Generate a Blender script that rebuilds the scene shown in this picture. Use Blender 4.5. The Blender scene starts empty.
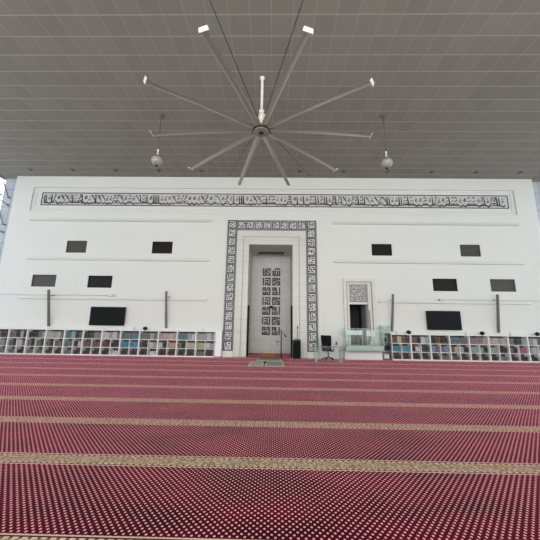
import bpy, bmesh, math, random
from mathutils import Vector, Matrix
R = math.radians
PI = math.pi
scene = bpy.context.scene
COL = scene.collection
rng = random.Random(7)

# ------------------------------------------------------------------ measures
D = 15.31           # inner face of the qibla wall
XL, XR = -15.11, 14.57
H = 9.99            # ceiling
CX = -0.2           # axis of the mihrab
YB = -7.0           # open back of the hall
SL, SR, YS = -16.05, 15.60, 15.62   # side bays: outer glazing and the clad strip facing the hall

# ------------------------------------------------------------------ materials
def lin(c):
    r = []
    for v in c[:3]:
        v = v / 255.0
        r.append(v / 12.92 if v <= 0.04045 else ((v + 0.055) / 1.055) ** 2.4)
    return (r[0], r[1], r[2], 1.0)

def new_mat(name):
    m = bpy.data.materials.new(name)
    m.use_nodes = True
    nt = m.node_tree
    b = nt.nodes['Principled BSDF']
    return m, nt, b

def mat(name, col, rough=0.6, metal=0.0, spec=0.5, var=0.0, scale=8.0, emit=None, es=0.0, bump=0.0):
    m, nt, b = new_mat(name)
    b.inputs['Roughness'].default_value = rough
    b.inputs['Metallic'].default_value = metal
    b.inputs['Specular IOR Level'].default_value = spec
    c = lin(col)
    b.inputs['Base Color'].default_value = c
    if var > 0 or bump > 0:
        tc = nt.nodes.new('ShaderNodeTexCoord')
        n = nt.nodes.new('ShaderNodeTexNoise')
        n.inputs['Scale'].default_value = scale
        n.inputs['Detail'].default_value = 5
        nt.links.new(tc.outputs['Object'], n.inputs['Vector'])
        if var > 0:
            mx = nt.nodes.new('ShaderNodeMix'); mx.data_type = 'RGBA'
            mx.inputs[6].default_value = tuple(v * (1 - var) for v in c[:3]) + (1,)
            mx.inputs[7].default_value = tuple(min(1, v * (1 + var)) for v in c[:3]) + (1,)
            nt.links.new(n.outputs['Fac'], mx.inputs[0])
            nt.links.new(mx.outputs[2], b.inputs['Base Color'])
        if bump > 0:
            bp = nt.nodes.new('ShaderNodeBump')
            bp.inputs['Strength'].default_value = bump
            bp.inputs['Distance'].default_value = 0.01
            nt.links.new(n.outputs['Fac'], bp.inputs['Height'])
            nt.links.new(bp.outputs['Normal'], b.inputs['Normal'])
    if emit:
        b.inputs['Emission Color'].default_value = lin(emit)
        b.inputs['Emission Strength'].default_value = es
    return m

def math_node(nt, op, a=None, b=None, c=None):
    n = nt.nodes.new('ShaderNodeMath'); n.operation = op
    for i, v in enumerate((a, b, c)):
        if v is None: continue
        if isinstance(v, (int, float)): n.inputs[i].default_value = v
        else: nt.links.new(v, n.inputs[i])
    return n.outputs[0]

def mixc(nt, fac, a, b):
    mx = nt.nodes.new('ShaderNodeMix'); mx.data_type = 'RGBA'
    for i, v in ((0, fac), (6, a), (7, b)):
        if isinstance(v, tuple): mx.inputs[i].default_value = v
        elif isinstance(v, (int, float)): mx.inputs[i].default_value = v
        else: nt.links.new(v, mx.inputs[i])
    return mx.outputs[2]

def grid_line(nt, coord, offset, period, halfw):
    """1 on the joint lines of a grid, else 0"""
    t = math_node(nt, 'SUBTRACT', coord, offset)
    t = math_node(nt, 'DIVIDE', t, period)
    t = math_node(nt, 'ADD', t, 0.5)
    f = math_node(nt, 'FRACT', t)
    f = math_node(nt, 'SUBTRACT', f, 0.5)
    f = math_node(nt, 'ABSOLUTE', f)
    return math_node(nt, 'LESS_THAN', f, halfw / period)

def xyz(nt):
    tc = nt.nodes.new('ShaderNodeTexCoord')
    s = nt.nodes.new('ShaderNodeSeparateXYZ')
    nt.links.new(tc.outputs['Object'], s.inputs[0])
    return tc, s

# --- perforated metal ceiling tiles
def make_ceiling_mat():
    m, nt, b = new_mat('ceiling_metal_tiles')
    tc, s = xyz(nt)
    ly = grid_line(nt, s.outputs['Y'], 6.4355, 0.6022, 0.015)
    lx = grid_line(nt, s.outputs['X'], -0.1634, 0.6, 0.011)
    n = nt.nodes.new('ShaderNodeTexNoise'); n.inputs['Scale'].default_value = 0.35; n.inputs['Detail'].default_value = 3
    nt.links.new(tc.outputs['Object'], n.inputs['Vector'])
    # a slightly different tone in every tile
    fx = math_node(nt, 'FLOOR', math_node(nt, 'DIVIDE', math_node(nt, 'SUBTRACT', s.outputs['X'], -0.1634), 0.6))
    fy = math_node(nt, 'FLOOR', math_node(nt, 'DIVIDE', math_node(nt, 'SUBTRACT', s.outputs['Y'], 6.4355), 0.6022))
    cb = nt.nodes.new('ShaderNodeCombineXYZ'); nt.links.new(fx, cb.inputs[0]); nt.links.new(fy, cb.inputs[1])
    wn = nt.nodes.new('ShaderNodeTexWhiteNoise'); wn.noise_dimensions = '2D'
    nt.links.new(cb.outputs[0], wn.inputs['Vector'])
    t = math_node(nt, 'ADD', math_node(nt, 'MULTIPLY', n.outputs['Fac'], 0.6), math_node(nt, 'MULTIPLY', wn.outputs['Value'], 0.4))
    base = mixc(nt, t, lin((134, 131, 122)), lin((150, 147, 137)))
    c = mixc(nt, math_node(nt, 'MULTIPLY', lx, 0.75), base, lin((166, 162, 152)))
    c = mixc(nt, ly, c, lin((174, 171, 160)))
    nt.links.new(c, b.inputs['Base Color'])
    b.inputs['Roughness'].default_value = 0.9
    b.inputs['Specular IOR Level'].default_value = 0.05
    return m

# --- prayer carpet
def make_carpet_mat():
    m, nt, b = new_mat('prayer_row_carpet')
    tc, s = xyz(nt)
    X, Y = s.outputs['X'], s.outputs['Y']
    sx, sy = 0.058, 0.064
    # two interleaved lattices of oval tufts
    def lattice(ox, oy):
        fx = math_node(nt, 'SUBTRACT', math_node(nt, 'FRACT', math_node(nt, 'ADD', math_node(nt, 'DIVIDE', X, sx), 100 + ox)), 0.5)
        fy = math_node(nt, 'SUBTRACT', math_node(nt, 'FRACT', math_node(nt, 'ADD', math_node(nt, 'DIVIDE', Y, sy), 100 + oy)), 0.5)
        dx = math_node(nt, 'POWER', math_node(nt, 'MULTIPLY', fx, sx / 0.0100), 2)
        dy = math_node(nt, 'POWER', math_node(nt, 'MULTIPLY', fy, sy / 0.0108), 2)
        return math_node(nt, 'LESS_THAN', math_node(nt, 'ADD', dx, dy), 1.0)
    dots = math_node(nt, 'MAXIMUM', lattice(0, 0), lattice(0.5, 0.5))
    n = nt.nodes.new('ShaderNodeTexNoise'); n.inputs['Scale'].default_value = 1.1; n.inputs['Detail'].default_value = 4  # uneven wool tone and pile shading, put into the field colour
    mp = nt.nodes.new('ShaderNodeMapping'); mp.inputs['Scale'].default_value = (0.8, 1.5, 1)
    nt.links.new(tc.outputs['Object'], mp.inputs[0]); nt.links.new(mp.outputs[0], n.inputs['Vector'])
    r = nt.nodes.new('ShaderNodeValToRGB')
    r.color_ramp.elements[0].position = 0.36; r.color_ramp.elements[0].color = lin((34, 0, 9))
    r.color_ramp.elements[1].position = 0.62; r.color_ramp.elements[1].color = lin((84, 1, 26))
    nt.links.new(n.outputs['Fac'], r.inputs[0])
    dcol = mixc(nt, n.outputs['Fac'], lin((205, 150, 146)), lin((244, 186, 186)))
    field = mixc(nt, dots, r.outputs[0], dcol)
    # border stripe between the prayer rows
    P = 1.372
    q = math_node(nt, 'ADD', math_node(nt, 'DIVIDE', math_node(nt, 'SUBTRACT', Y, 3.735), P), 20.5)
    q = math_node(nt, 'MULTIPLY', math_node(nt, 'SUBTRACT', math_node(nt, 'FRACT', q), 0.5), P)   # metres from the stripe centre
    aq = math_node(nt, 'ABSOLUTE', q)
    inside = math_node(nt, 'LESS_THAN', aq, 0.140)
    core = math_node(nt, 'LESS_THAN', aq, 0.088)
    v = nt.nodes.new('ShaderNodeTexVoronoi'); v.inputs['Scale'].default_value = 34
    nt.links.new(tc.outputs['Object'], v.inputs['Vector'])
    n2 = nt.nodes.new('ShaderNodeTexNoise'); n2.inputs['Scale'].default_value = 28; n2.inputs['Detail'].default_value = 3
    nt.links.new(tc.outputs['Object'], n2.inputs['Vector'])
    vr = nt.nodes.new('ShaderNodeValToRGB')
    vr.color_ramp.elements[0].position = 0.18; vr.color_ramp.elements[0].color = lin((214, 202, 170))
    vr.color_ramp.elements[1].position = 0.62; vr.color_ramp.elements[1].color = lin((132, 118, 92))
    mixed = math_node(nt, 'ADD', math_node(nt, 'MULTIPLY', v.outputs['Distance'], 0.6), math_node(nt, 'MULTIPLY', n2.outputs['Fac'], 0.45))
    nt.links.new(mixed, vr.inputs[0])
    # scrolled edge bands: light tufts on dark brown, thin line outside
    saw = math_node(nt, 'LESS_THAN', math_node(nt, 'FRACT', math_node(nt, 'MULTIPLY', X, 14.0)), 0.62)
    edge = mixc(nt, saw, lin((96, 72, 60)), lin((206, 188, 158)))
    outer = math_node(nt, 'GREATER_THAN', aq, 0.124)
    edge = mixc(nt, outer, edge, lin((206, 182, 160)))
    dark = math_node(nt, 'MULTIPLY', math_node(nt, 'GREATER_THAN', aq, 0.108), math_node(nt, 'LESS_THAN', aq, 0.124))
    edge = mixc(nt, dark, edge, lin((58, 34, 34)))
    stripe = mixc(nt, core, edge, vr.outputs[0])
    c = mixc(nt, inside, field, stripe)
    nt.links.new(c, b.inputs['Base Color'])
    b.inputs['Roughness'].default_value = 0.9
    b.inputs['Specular IOR Level'].default_value = 0.05
    b.inputs['Specular Tint'].default_value = lin((255, 120, 150))
    b.inputs['Sheen Weight'].default_value = 0.44
    b.inputs['Sheen Roughness'].default_value = 0.32
    b.inputs['Sheen Tint'].default_value = lin((228, 126, 146))
    n3 = nt.nodes.new('ShaderNodeTexNoise'); n3.inputs['Scale'].default_value = 180
    nt.links.new(tc.outputs['Object'], n3.inputs['Vector'])
    bp = nt.nodes.new('ShaderNodeBump'); bp.inputs['Strength'].default_value = 0.25; bp.inputs['Distance'].default_value = 0.004
    nt.links.new(n3.outputs['Fac'], bp.inputs['Height']); nt.links.new(bp.outputs['Normal'], b.inputs['Normal'])
    return m

# --- stone slabs with fine joints
def make_slab_mat(name, col, joint, px, pz, ox=0.0, oz=0.0, hw=0.006, rough=0.35, axis='X'):
    m, nt, b = new_mat(name)
    tc, s = xyz(nt)
    lx = grid_line(nt, s.outputs[axis], ox, px, hw)
    lz = grid_line(nt, s.outputs['Z'], oz, pz, hw)
    n = nt.nodes.new('ShaderNodeTexNoise'); n.inputs['Scale'].default_value = 1.6; n.inputs['Detail'].default_value = 6
    n.inputs['Distortion'].default_value = 1.2
    nt.links.new(tc.outputs['Object'], n.inputs['Vector'])
    c0 = lin(col)
    base = mixc(nt, n.outputs['Fac'], tuple(v * 0.90 for v in c0[:3]) + (1,), tuple(min(1, v * 1.07) for v in c0[:3]) + (1,))
    c = mixc(nt, math_node(nt, 'MAXIMUM', lx, lz), base, lin(joint))
    nt.links.new(c, b.inputs['Base Color'])
    b.inputs['Roughness'].default_value = rough
    return m

# --- fine louvres of the dark vents in the wall
def make_louver_mat(name, col):
    m, nt, b = new_mat(name)
    tc, s = xyz(nt)
    f = math_node(nt, 'FRACT', math_node(nt, 'MULTIPLY', s.outputs['Z'], 18.0))
    c0 = lin(col)
    c = mixc(nt, f, tuple(v * 0.6 for v in c0[:3]) + (1,), tuple(v * 1.35 for v in c0[:3]) + (1,))
    nt.links.new(c, b.inputs['Base Color'])
    b.inputs['Roughness'].default_value = 0.45
    return m

def make_glass(name, tint, gloss=0.12, alpha=0.85):
    """thin clear pane: mostly see-through, with a faint body colour and mirror-like sheen"""
    m, nt, b = new_mat(name)
    out = nt.nodes['Material Output']
    tr = nt.nodes.new('ShaderNodeBsdfTransparent'); tr.inputs[0].default_value = lin(tint)
    df = nt.nodes.new('ShaderNodeBsdfDiffuse'); df.inputs[0].default_value = lin(tint)
    gl = nt.nodes.new('ShaderNodeBsdfGlossy'); gl.inputs['Roughness'].default_value = 0.08; gl.inputs[0].default_value = (0.9, 1.0, 0.96, 1)
    fr = nt.nodes.new('ShaderNodeFresnel'); fr.inputs[0].default_value = 1.45
    a = nt.nodes.new('ShaderNodeMixShader'); a.inputs[0].default_value = 1 - alpha
    nt.links.new(tr.outputs[0], a.inputs[1]); nt.links.new(df.outputs[0], a.inputs[2])
    f = math_node(nt, 'MINIMUM', math_node(nt, 'MULTIPLY', math_node(nt, 'ADD', fr.outputs[0], gloss), 0.35), 1.0)
    c = nt.nodes.new('ShaderNodeMixShader')
    nt.links.new(f, c.inputs[0]); nt.links.new(a.outputs[0], c.inputs[1]); nt.links.new(gl.outputs[0], c.inputs[2])
    nt.links.new(c.outputs[0], out.inputs[0])
    return m

M = {}
M['wall'] = mat('white_wall_paint', (222, 223, 216), 0.7, var=0.02, scale=0.5)
M['trimwhite'] = mat('white_trim_paint', (220, 220, 214), 0.6)
M['ceiling'] = make_ceiling_mat()
M['carpet'] = make_carpet_mat()
M['marble'] = make_slab_mat('beige_marble_slabs', (208, 207, 198), (176, 174, 165), 50.0, 0.62, 20, 0.03, 0.007)
M['nichewall'] = make_slab_mat('niche_marble_tiles', (204, 204, 198), (156, 155, 150), 0.60, 0.60, CX, 0.13, 0.006)
M['nicheside'] = make_slab_mat('niche_side_marble_tiles', (196, 194, 188), (140, 138, 133), 0.60, 0.60, 15.4, 0.13, 0.008, axis='Y')
M['nichetop'] = mat('niche_ceiling_paint', (214, 211, 206), 0.7)
M['bandground'] = mat('pale_grey_calligraphy_ground', (204, 203, 200), 0.5, var=0.06, scale=6)
M['bandink'] = mat('charcoal_calligraphy_inlay', (44, 43, 46), 0.5)
M['bandink2'] = mat('dark_calligraphy_inlay', (56, 56, 60), 0.5)
M['kufic'] = mat('black_calligraphy_blocks', (30, 30, 31), 0.45)
M['black'] = mat('black_plastic', (12, 12, 13), 0.5, spec=0.2)
M['blackfab'] = mat('black_mesh_fabric', (17, 18, 21), 0.85, spec=0.2)
M['chrome'] = mat('chrome', (190, 190, 190), 0.25, metal=1.0)
M['darkmetal'] = mat('dark_metal', (48, 46, 45), 0.5, metal=0.4)
M['screen'] = mat('television_screen', (10, 10, 11), 0.3, spec=0.12)
M['bezel'] = mat('television_bezel', (18, 18, 19), 0.5, spec=0.2)
M['lv_dark'] = make_louver_mat('near_black_louvers', (44, 42, 40))
M['lv_grey'] = make_louver_mat('charcoal_grey_louvers', (92, 90, 86))
M['lvframe'] = mat('charcoal_window_frame', (70, 69, 67), 0.5)
M['shelfwhite'] = mat('white_laminate', (236, 236, 232), 0.45)
M['shelfback'] = mat('shelf_back_grey_laminate', (84, 80, 80), 0.6)
M['blade'] = mat('satin_aluminium_blade', (192, 188, 180), 0.32, metal=0.7)
M['winglet'] = mat('white_winglet_plastic', (236, 234, 228), 0.5)
M['fanwhite'] = mat('off_white_enamel', (226, 221, 206), 0.4)
M['hubcap'] = mat('tan_grey_hub_cap', (150, 140, 124), 0.4, metal=0.3)
M['cord'] = mat('dark_cord', (92, 88, 84), 0.6)
M['globe'] = mat('pearly_lamp_glass', (158, 152, 143), 0.22, spec=0.7)
M['globetop'] = mat('taupe_lamp_cap', (120, 112, 104), 0.4, metal=0.3)
M['speaker'] = mat('grey_brown_speaker_grille', (112, 104, 98), 0.6)
M['glassgreen'] = make_glass('green_tinted_glass', (248, 252, 250), 0.035, 0.955)
M['glassclear'] = make_glass('clear_desk_glass', (251, 253, 252), 0.035, 0.975)
M['glassedge'] = mat('green_glass_edge', (140, 160, 152), 0.25)
M['frosted'] = mat('frosted_green_glass', (188, 200, 194), 0.3)
M['acrylic'] = make_glass('pale_green_acrylic', (236, 243, 240), 0.05, 0.85)
M['window'] = make_glass('curtain_wall_glass', (214, 224, 236), 0.02, 0.80)
M['pier'] = make_slab_mat('pale_blue_grey_cladding', (186, 192, 198), (124, 128, 134), 0.48, 1.1, -15.55, 0.5, 0.014, 0.4)
M['steel'] = mat('grey_steel', (120, 122, 126), 0.45, metal=0.6)
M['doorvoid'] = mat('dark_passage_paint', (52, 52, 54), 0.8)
M['redwood'] = mat('red_brown_wood', (112, 58, 44), 0.5)
M['bronze'] = mat('polished_orange_wood', (128, 76, 44), 0.3, var=0.2, scale=14)
M['woodtop'] = mat('pale_wood', (206, 178, 142), 0.4)
M['rugpale'] = mat('pale_beige_rug_weave', (196, 190, 170), 0.95, var=0.12, scale=30)
M['ruggrey'] = mat('grey_green_rug_weave', (150, 150, 138), 0.95, var=0.15, scale=30)
M['ruggreen'] = mat('sage_mat_weave', (176, 174, 160), 0.95, var=0.12, scale=24)
M['cctv'] = mat('white_camera_plastic', (232, 232, 230), 0.4)
M['lens'] = mat('camera_lens', (20, 20, 22), 0.2)
M['bottleb'] = mat('bottle_plastic', (32, 33, 34), 0.35)
M['bottlelabel'] = mat('pale_bottle_label', (206, 206, 200), 0.5)
M['caster'] = M['black']
M['cabgrey'] = mat('grey_cabinet_laminate', (140, 144, 142), 0.5)
M['sill'] = mat('grey_floor_edge', (160, 160, 160), 0.6)

# ------------------------------------------------------------------ helpers
def tag(o, label=None, cat=None, group=None, kind=None):
    if label: o['label'] = label
    if cat: o['category'] = cat
    if group: o['group'] = group
    if kind: o['kind'] = kind
    return o

def link_mesh(name, bm, mats, parent=None, smooth=False, loc=None, rot=None):
    me = bpy.data.meshes.new(name)
    bm.normal_update()
    bm.to_mesh(me); bm.free()
    if not isinstance(mats, (list, tuple)): mats = [mats]
    for m in mats: me.materials.append(m)
    if smooth:
        for p in me.polygons: p.use_smooth = True
    o = bpy.data.objects.new(name, me)
    COL.objects.link(o)
    if parent: o.parent = parent
    if loc: o.location = loc
    if rot: o.rotation_euler = rot
    return o

def empty(name, loc=(0, 0, 0), rotz=0.0):
    o = bpy.data.objects.new(name, None)
    o.empty_display_size = 0.1
    COL.objects.link(o)
    o.location = loc; o.rotation_euler = (0, 0, rotz)
    return o

def copy_tree(o, parent=None):
    c = o.copy(); COL.objects.link(c)
    if parent: c.parent = parent
    for ch in list(o.children):
        copy_tree(ch, c)
    return c

def box(bm, x0, x1, y0, y1, z0, z1, mi=0, bevel=0.0):
    vs = [bm.verts.new(p) for p in ((x0, y0, z0), (x1, y0, z0), (x1, y1, z0), (x0, y1, z0), (x0, y0, z1), (x1, y0, z1), (x1, y1, z1), (x0, y1, z1))]
    fs = []
    for idx in ((3, 2, 1, 0), (4, 5, 6, 7), (0, 1, 5, 4), (1, 2, 6, 5), (2, 3, 7, 6), (3, 0, 4, 7)):
        f = bm.faces.new([vs[i] for i in idx]); f.material_index = mi; fs.append(f)
    if bevel > 0:
        es = list({e for f in fs for e in f.edges})
        bmesh.ops.bevel(bm, geom=es, offset=bevel, segments=2, affect='EDGES', profile=0.6, material=-1)
    return vs

def tube(bm, a, b, r0, r1=None, seg=12, mi=0, caps=True):
    a, b = Vector(a), Vector(b)
    r1 = r0 if r1 is None else r1
    d = (b - a).normalized()
    u = d.orthogonal().normalized(); v = d.cross(u)
    ra, rb = [], []
    for i in range(seg):
        t = 2 * PI * i / seg
        o = u * math.cos(t) + v * math.sin(t)
        ra.append(bm.verts.new(a + o * r0)); rb.append(bm.verts.new(b + o * r1))
    for i in range(seg):
        j = (i + 1) % seg
        f = bm.faces.new((ra[i], ra[j], rb[j], rb[i])); f.material_index = mi; f.smooth = True
    if caps:
        for ring in (ra[::-1], rb):
            f = bm.faces.new(ring); f.material_index = mi

def polytube(bm, pts, r, seg=10, mi=0):
    for a, b in zip(pts[:-1], pts[1:]):
        tube(bm, a, b, r, r, seg, mi)

def lathe(bm, prof, seg=28, center=(0, 0, 0), mi=0, smooth=True):
    cx, cy, cz = center
    rings = []
    for r, z in prof:
        if r < 1e-5:
            rings.append([bm.verts.new((cx, cy, cz + z))])
        else:
            rings.append([bm.verts.new((cx + r * math.cos(2 * PI * i / seg), cy + r * math.sin(2 * PI * i / seg), cz + z)) for i in range(seg)])
    for A, B in zip(rings[:-1], rings[1:]):
        for i in range(seg):
            j = (i + 1) % seg
            if len(A) == 1 and len(B) == 1: continue
            if len(A) == 1: f = bm.faces.new((A[0], B[j], B[i]))
            elif len(B) == 1: f = bm.faces.new((A[i], A[j], B[0]))
            else: f = bm.faces.new((A[i], A[j], B[j], B[i]))
            f.material_index = mi; f.smooth = smooth
    bmesh.ops.recalc_face_normals(bm, faces=bm.faces)

def recalc(bm):
    bmesh.ops.recalc_face_normals(bm, faces=bm.faces)

def BM(): return bmesh.new()

def quad(bm, pts, mi=0):
    f = bm.faces.new([bm.verts.new(p) for p in pts]); f.material_index = mi
    return f

# ------------------------------------------------------------------ SETTING
bm = BM()
quad(bm, [(SL, YB, 0), (SR, YB, 0), (SR, D, 0), (SL, D, 0)])
quad(bm, [(SL, D, 0), (XL, D, 0), (XL, YS, 0), (SL, YS, 0)]); quad(bm, [(XR, D, 0), (SR, D, 0), (SR, YS, 0), (XR, YS, 0)])
quad(bm, [(-1.42, D, 0), (0.98, D, 0), (0.98, 17.8, 0), (-1.42, 17.8, 0)])
quad(bm, [(3.95, D, 0), (4.92, D, 0), (4.92, 17.0, 0), (3.95, 17.0, 0)])
tag(link_mesh('floor', bm, M['carpet']), kind='structure')

bm = BM()
box(bm, SL - 0.2, SR + 0.2, YB, YS + 0.2, H, H + 0.3)
tag(link_mesh('ceiling', bm, M['ceiling']), kind='structure')

# front wall with openings for the niche, the doorway and the vents
WIN = [(-11.58, -10.45, 5.41, 6.10, 'g'), (-6.79, -5.66, 5.41, 6.10, 'd'), (-13.20, -11.87, 3.50, 4.16, 'g'), (-10.12, -8.79, 3.48, 4.14, 'd'),
       (5.29, 6.39, 5.42, 6.08, 'd'), (10.08, 11.17, 5.42, 6.09, 'g'), (8.43, 9.72, 3.52, 4.19, 'd'), (11.46, 12.77, 3.53, 4.20, 'g')]
holes = [(w[0], w[1], w[2], w[3]) for w in WIN]
holes.append((-1.42, 0.98, 0, 5.98))
holes.append((3.95, 4.92, 0, 2.78))
PANEL = (-14.0, 13.43, 7.83, 9.28)
holes.append(PANEL)
xs = sorted({XL, XR} | {h[0] for h in holes} | {h[1] for h in holes})
zs = sorted({0, H} | {h[2] for h in holes} | {h[3] for h in holes})
bm = BM()
for i in range(len(xs) - 1):
    for j in range(len(zs) - 1):
        mx, mz = (xs[i] + xs[i + 1]) / 2, (zs[j] + zs[j + 1]) / 2
        if any(h[0] < mx < h[1] and h[2] < mz < h[3] for h in holes): continue
        quad(bm, [(xs[i], D, zs[j]), (xs[i + 1], D, zs[j]), (xs[i + 1], D, zs[j + 1]), (xs[i], D, zs[j + 1])])
for k, h in enumerate(holes):
    if k == len(holes) - 3: continue
    dd = 0.25
    if h is PANEL: dd = 0.05
    x0, x1, z0, z1 = h
    y1 = D + dd
    quad(bm, [(x0, D, z0), (x0, D, z1), (x0, y1, z1), (x0, y1, z0)])
    quad(bm, [(x1, D, z1), (x1, D, z0), (x1, y1, z0), (x1, y1, z1)])
    quad(bm, [(x0, D, z1), (x1, D, z1), (x1, y1, z1), (x0, y1, z1)])
    if z0 > 0: quad(bm, [(x0, D, z0), (x0, y1, z0), (x1, y1, z0), (x1, D, z0)])
    if h is PANEL: quad(bm, [(x0, y1, z0), (x1, y1, z0), (x1, y1, z1), (x0, y1, z1)])
for x in (XL, XR): quad(bm, [(x, D, 0), (x, YS, 0), (x, YS, H), (x, D, H)])
bmesh.ops.remove_doubles(bm, verts=bm.verts, dist=0.0005)
tag(link_mesh('wall_front', bm, M['wall']), kind='structure')

# niche of the mihrab
bm = BM()
box(bm, -1.42, 0.98, 17.8, 18.0, 0, 5.98)
tag(link_mesh('wall_niche_back', bm, M['nichewall']), kind='structure')
for nm, x in (('wall_niche_left', -1.42), ('wall_niche_right', 0.98)):
    bm = BM(); quad(bm, [(x, D, 0), (x, 17.8, 0), (x, 17.8, 5.98), (x, D, 5.98)])
    tag(link_mesh(nm, bm, M['nicheside']), kind='structure')
bm = BM(); box(bm, -1.42, 0.98, D + 0.02, 17.8, 5.98, 6.1)
tag(link_mesh('ceiling_niche', bm, M['nichetop']), kind='structure')
# passage behind the pulpit
bm = BM()
quad(bm, [(3.95, 17.0, 0), (4.92, 17.0, 0), (4.92, 17.0, 2.78), (3.95, 17.0, 2.78)])
quad(bm, [(3.95, D + .25, 0), (3.95, 17.0, 0), (3.95, 17.0, 2.78), (3.95, D + .25, 2.78)])
quad(bm, [(4.92, D + .25, 0), (4.92, 17.0, 0), (4.92, 17.0, 2.78), (4.92, D + .25, 2.78)])
quad(bm, [(3.95, D + .25, 2.78), (4.92, D + .25, 2.78), (4.92, 17.0, 2.78), (3.95, 17.0, 2.78)])
tag(link_mesh('wall_passage', bm, M['doorvoid']), kind='structure')

# window vents
for i, (x0, x1, z0, z1, k) in enumerate(WIN):
    w = empty('window_%d' % (i + 1), ((x0 + x1) / 2, D + 0.04, z0)); tag(w, kind='structure')
    hw = (x1 - x0) / 2; hh = z1 - z0; f = 0.035
    bm = BM()
    box(bm, -hw, hw, 0, 0.05, 0, f); box(bm, -hw, hw, 0, 0.05, hh - f, hh)
    box(bm, -hw, -hw + f, 0, 0.05, f, hh - f); box(bm, hw - f, hw, 0, 0.05, f, hh - f)
    link_mesh('window_frame', bm, M['lvframe'] if k == 'g' else M['bezel'], w)
    bm = BM()
    nsl = 9
    for s in range(nsl):
        z = f + (hh - 2 * f) * s / nsl; z2 = f + (hh - 2 * f) * (s + 1) / nsl
        quad(bm, [(-hw + f, 0.015, z), (hw - f, 0.015, z), (hw - f, 0.045, z2), (-hw + f, 0.045, z2)])
    quad(bm, [(-hw, 0.055, 0), (hw, 0.055, 0), (hw, 0.055, hh), (-hw, 0.055, hh)])
    link_mesh('louver_panel', bm, M['lv_grey'] if k == 'g' else M['lv_dark'], w)

# horizontal relief bands on the plaster
def ledge(n, x0, x1, z):
    bm = BM()
    h = 0.085
    a = [(x0, D, z - h), (x0 + 0.12, D - 0.13, z - h), (x0 + 0.12, D - 0.03, z + h), (x0, D, z + h)]
    b = [(x1, D, z - h), (x1 - 0.12, D - 0.13, z - h), (x1 - 0.12, D - 0.03, z + h), (x1, D, z + h)]
    va = [bm.verts.new(p) for p in a]; vb = [bm.verts.new(p) for p in b]
    bm.faces.new((va[1], vb[1], vb[2], va[2]))
    bm.faces.new((va[0], vb[0], vb[1], va[1])); bm.faces.new((va[2], vb[2], vb[3], va[3]))
    bm.faces.new((va[0], va[1], va[2], va[3])); bm.faces.new((vb[3], vb[2], vb[1], vb[0]))
    recalc(bm)
    tag(link_mesh('trim_%d' % n, bm, M['wall']), kind='structure')
ledge(1, -13.9, -3.52, 7.31); ledge(2, -13.77, -3.55, 5.07); ledge(3, -13.87, -3.5, 2.93)
ledge(4, 3.14, 13.45, 7.26); ledge(5, 3.14, 13.4, 5.07); ledge(6, 5.45, 13.4, 2.95)
# inner step of the recessed inscription panel
bm = BM()
x0, x1, z0, z1 = -13.78, 13.22, 7.98, 9.15
for a in ((x0, x1, z0 - .03, z0), (x0, x1, z1, z1 + .03), (x0 - .03, x0, z0 - .03, z1 + .03), (x1, x1 + .03, z0 - .03, z1 + .03)):
    box(bm, a[0], a[1], D + 0.02, D + 0.05, a[2], a[3])
tag(link_mesh('trim_7', bm, M['trimwhite']), kind='structure')

bm = BM()
x0, x1, z0, z1 = PANEL
for a in ((x0 - .07, x1 + .07, z0 - .07, z0), (x0 - .07, x1 + .07, z1, z1 + .07), (x0 - .07, x0, z0, z1), (x1, x1 + .07, z0, z1)):
    box(bm, a[0], a[1], D - 0.03, D + 0.01, a[2], a[3])
tag(link_mesh('trim_8', bm, M['wall']), kind='structure')
# skirting
def skirting(nm, spans):
    bm = BM()
    for a, b in spans: box(bm, a, b, D - 0.03, D, 0, 0.12)
    tag(link_mesh(nm, bm, M['trimwhite']), kind='structure')
skirting('baseboard_front', [(XL, -2.62), (2.27, 3.64), (5.28, XR)])

# side walls: a clad pier at the corner, then glazed steel curtain wall
def side_wall(side, XI, X, s):
    # clad strip facing the hall, behind the edge of the front wall
    bm = BM(); box(bm, min(XI, X), max(XI, X), YS, YS + 0.15, 0, H)
    tag(link_mesh('wall_%s' % side, bm, M['pier']), kind='structure')
    g = BM(); fr = BM()
    ys = [YS - 1.85 * k for k in range(13)]
    for k in range(12):
        a, b = ys[k + 1], ys[k]
        xg = X + 0.06 * s
        quad(g, [(xg, a, 0.15), (xg, b, 0.15), (xg, b, H), (xg, a, H)])
        box(fr, min(X, X + 0.10 * s), max(X, X + 0.10 * s), a - 0.02, a + 0.02, 0, H)
    for z in (0.02, 1.2, 2.3, 3.4, 4.5, 5.6, 6.7, 7.8, 8.9, H - 0.08):
        box(fr, min(X + 0.01 * s, X + 0.09 * s), max(X + 0.01 * s, X + 0.09 * s), ys[-1], ys[0], z, z + 0.05)
    w = empty('window_%d' % (9 if s < 0 else 10), (0, 0, 0)); tag(w, kind='structure')
    link_mesh('pane', g, M['window'], w)
    link_mesh('mullion', fr, M['steel'], w)
    t = BM()
    yc = YS - 0.12
    for zc in (8.75, 7.1, 5.4, 3.7, 2.0):
        xn = X - 0.45 * s
        tube(t, (X, yc, zc + 0.95), (xn, yc, zc), 0.028, seg=6); tube(t, (X, yc, zc - 0.15), (xn - 0.02, yc, zc - 0.45), 0.028, seg=6)
        for zz in (zc, zc - 0.45):
            tube(t, (xn, yc + 0.1, zz), (xn, yc - 0.03, zz), 0.05, seg=8)
    link_mesh('tie_rod', t, M['steel'], w)
side_wall('left', XL, SL, -1)
side_wall('right', XR, SR, 1)

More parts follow.
